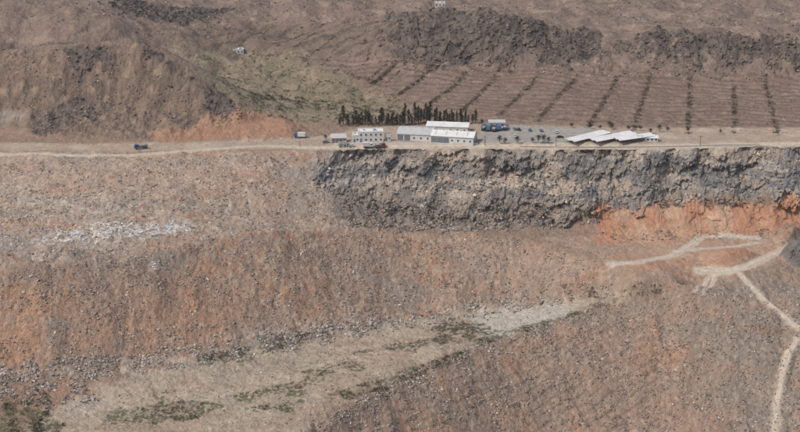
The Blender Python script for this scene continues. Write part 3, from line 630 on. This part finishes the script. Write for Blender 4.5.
# ---------------------------------------------------------------- vehicles
TY=pmat('tyre_rubber',(.03,.03,.03),.9); paints={}
def paint(n,c):
    if n not in paints: paints[n]=pmat('vehicle_paint_'+n,c,.4,.05,1)
    return paints[n]
def wheels(e,ps,r=.5,w=.35):
    b=bmesh.new()
    for x,y in ps:
        m=bmesh.ops.create_cone(b,cap_ends=True,segments=14,radius1=r,radius2=r,depth=w)
        for v in m['verts']: x_,y_,z_=v.co; v.co=(x+x_,y+z_,r+y_)
    me=bpy.data.meshes.new('wheels');b.to_mesh(me);b.free();me.materials.append(TY);o=bpy.data.objects.new('wheels',me);sc.collection.objects.link(o);o.parent=e
def truck(name,u,v,rot,cab,bed,L_=8,kind='tipper'):
    e=empty(name,u,v,rot,.15); P_=paint(*cab); B_=paint(*bed)
    part('chassis',e,TY,[(-L_/2,L_/2,-.5,.5,.6,.9)])
    c0=L_/2-2
    part('cab',e,P_,polys=[([(c0,-1.2,.8),(L_/2,-1.2,.8),(L_/2,1.2,.8),(c0,1.2,.8),(c0,-1.2,2.9),(L_/2-.35,-1.15,2.9),(L_/2-.35,1.15,2.9),(c0,1.2,2.9),(L_/2,-1.2,1.8),(L_/2,1.2,1.8)],[(0,1,8,5,4),(3,7,6,9,2),(1,2,9,8),(8,9,6,5),(4,5,6,7),(0,4,7,3),(0,3,2,1)])])
    part('windscreen',e,GL,[(c0+.5,L_/2-.45,-1.22,1.22,1.9,2.6),(L_/2-.22,L_/2-.12,-1.05,1.05,1.9,2.5)])
    if kind=='tipper':
        x0,x1=-L_/2,c0-.2
        part('dump_body',e,B_,polys=[([(x0+.5,-1.1,1.0),(x1,-1.1,1.0),(x1,1.1,1.0),(x0+.5,1.1,1.0),(x0,-1.3,2.3),(x1,-1.3,2.5),(x1,1.3,2.5),(x0,1.3,2.3)],[(3,2,1,0),(0,1,5,4),(1,2,6,5),(2,3,7,6),(3,0,4,7)])])
        part('load',e,TAN,polys=[([(x0+.2,-1.1,1.9),(x1-.1,-1.1,1.9),(x1-.1,1.1,1.9),(x0+.2,1.1,1.9),((x0+x1)/2,0,2.7)],[(0,1,4),(1,2,4),(2,3,4),(3,0,4)])])
    else: part('cargo_box',e,B_,[(-L_/2,c0-.2,-1.25,1.25,1.0,3.4)],bev=.06)
    wheels(e,[(x,y) for x in (L_/2-1,-L_/2+1,-L_/2+2.3) for y in (-1.05,1.05)])
def car(name,u,v,rot,p):
    e=empty(name,u,v,rot,.1); P_=paint(*p)
    prof=[(-2.1,.35),(2.1,.35),(2.15,.8),(1.2,.95),(-1.9,.98),(-2.15,.8)]; n=len(prof)
    part('body',e,P_,polys=[([(x,-.85,z) for x,z in prof]+[(x,.85,z) for x,z in prof],[tuple(range(n)),tuple(range(2*n-1,n-1,-1))]+[(i,(i+1)%n,n+(i+1)%n,n+i) for i in range(n)])],bev=.05)
    part('cabin_glass',e,GL,polys=[([(-1.8,-.75,.97),(1.1,-.75,.95),(.5,-.62,1.42),(-1.4,-.62,1.42),(-1.8,.75,.97),(1.1,.75,.95),(.5,.62,1.42),(-1.4,.62,1.42)],[(0,1,2,3),(7,6,5,4),(1,5,6,2),(0,3,7,4)])])
    part('roof_panel',e,P_,[(-1.42,.52,-.64,.64,1.423,1.48)])
    wheels(e,[(x,y) for x in (1.35,-1.35) for y in (-.8,.8)],.32,.22)
blue=('blue',(.06,.13,.26)); white=('white',(.55,.55,.54)); red=('red',(.26,.07,.05)); grey=('grey',(.2,.2,.21)); teal=('teal',(.08,.16,.2)); dark=('black',(.05,.05,.055))
truck('dump_truck',141,149,200,blue,grey,8); truck('box_truck',300,138,170,blue,white,7,'box')
for k,(u,v,p) in enumerate([(484,130,blue),(489,130.5,teal),(494,131,dark),(499,130,blue),(505,129.5,grey)]): truck('parked_truck',u,v,75+k*3,p,p if k%2 else grey,7,'box' if k%2 else 'tipper')
truck('dump_truck',380,148,10,red,grey,6.5); truck('box_truck',368,148,2,white,white,6,'box')
cs=[white,grey,dark,teal,grey,white]
for k,(u,v) in enumerate([(352,147),(515,130),(519,130.3),(530,131),(541,131.6),(556,133),(515,137),(326,143),(560,138)]): car('parked_car',u,v,random.uniform(70,110) if 512<u<560 else random.uniform(-15,15),cs[k%6])
def pole(u,v,h=9):
    e=empty('utility_pole',u,v,10,-.3); part('mast',e,bark,polys=[([(-.16,-.16,0),(.16,-.16,0),(.16,.16,0),(-.16,.16,0),(-.1,-.1,h),(.1,-.1,h),(.1,.1,h),(-.1,.1,h)],[(3,2,1,0),(4,5,6,7),(0,1,5,4),(1,2,6,5),(2,3,7,6),(3,0,4,7)])]); part('crossarm',e,bark,[(-1.1,1.1,-.22,-.1,h-.7,h-.5)])
for u,v in ((485,146),(556,147),(700,146),(300,147)): pole(u,v,6.5)
# ---------------------------------------------------------------- thin real haze in the air
hm=bpy.data.materials.new('haze_material'); hm.use_nodes=True; nt=hm.node_tree; nt.nodes.clear(); vs_=nt.nodes.new('ShaderNodeVolumeScatter'); vs_.inputs['Density'].default_value=4e-5; vs_.inputs['Color'].default_value=(1,.98,.95,1); vs_.inputs['Anisotropy'].default_value=.2; om=nt.nodes.new('ShaderNodeOutputMaterial'); nt.links.new(vs_.outputs[0],om.inputs['Volume'])
b=bmesh.new(); box(b,-1500,1500,-400,3000,-250,420); me=bpy.data.meshes.new('air_haze'); b.to_mesh(me); b.free(); me.materials.append(hm); sc.collection.objects.link(bpy.data.objects.new('air_haze',me))
# ---------------------------------------------------------------- camera, light
cam=bpy.data.cameras.new('camera'); co=bpy.data.objects.new('camera',cam); sc.collection.objects.link(co); co.location=(0,0,CH); co.rotation_euler=(math.pi/2-PD,0,0); cam.sensor_width=36; cam.lens=F/800*36; cam.clip_start=1; cam.clip_end=20000; sc.camera=co
EL,AZ=math.radians(52),math.radians(-115)
sd=Vector((math.sin(AZ)*math.cos(EL),math.cos(AZ)*math.cos(EL),math.sin(EL)))
su=bpy.data.lights.new('sun','SUN'); su.energy=2.6; su.angle=math.radians(.6); su.color=(1,.95,.875); so_=bpy.data.objects.new('sun',su); sc.collection.objects.link(so_); so_.rotation_euler=sd.to_track_quat('Z','Y').to_euler()
w=bpy.data.worlds.new('World'); sc.world=w; w.use_nodes=True; nt=w.node_tree; bgn=nt.nodes['Background']; sk=nt.nodes.new('ShaderNodeTexSky'); sk.sky_type='NISHITA'; sk.sun_disc=False; sk.sun_elevation=EL; sk.sun_rotation=AZ; sk.dust_density=3.5; nt.links.new(sk.outputs[0],bgn.inputs[0]); bgn.inputs[1].default_value=.14
sc.view_settings.view_transform='Standard'; sc.view_settings.look='None'
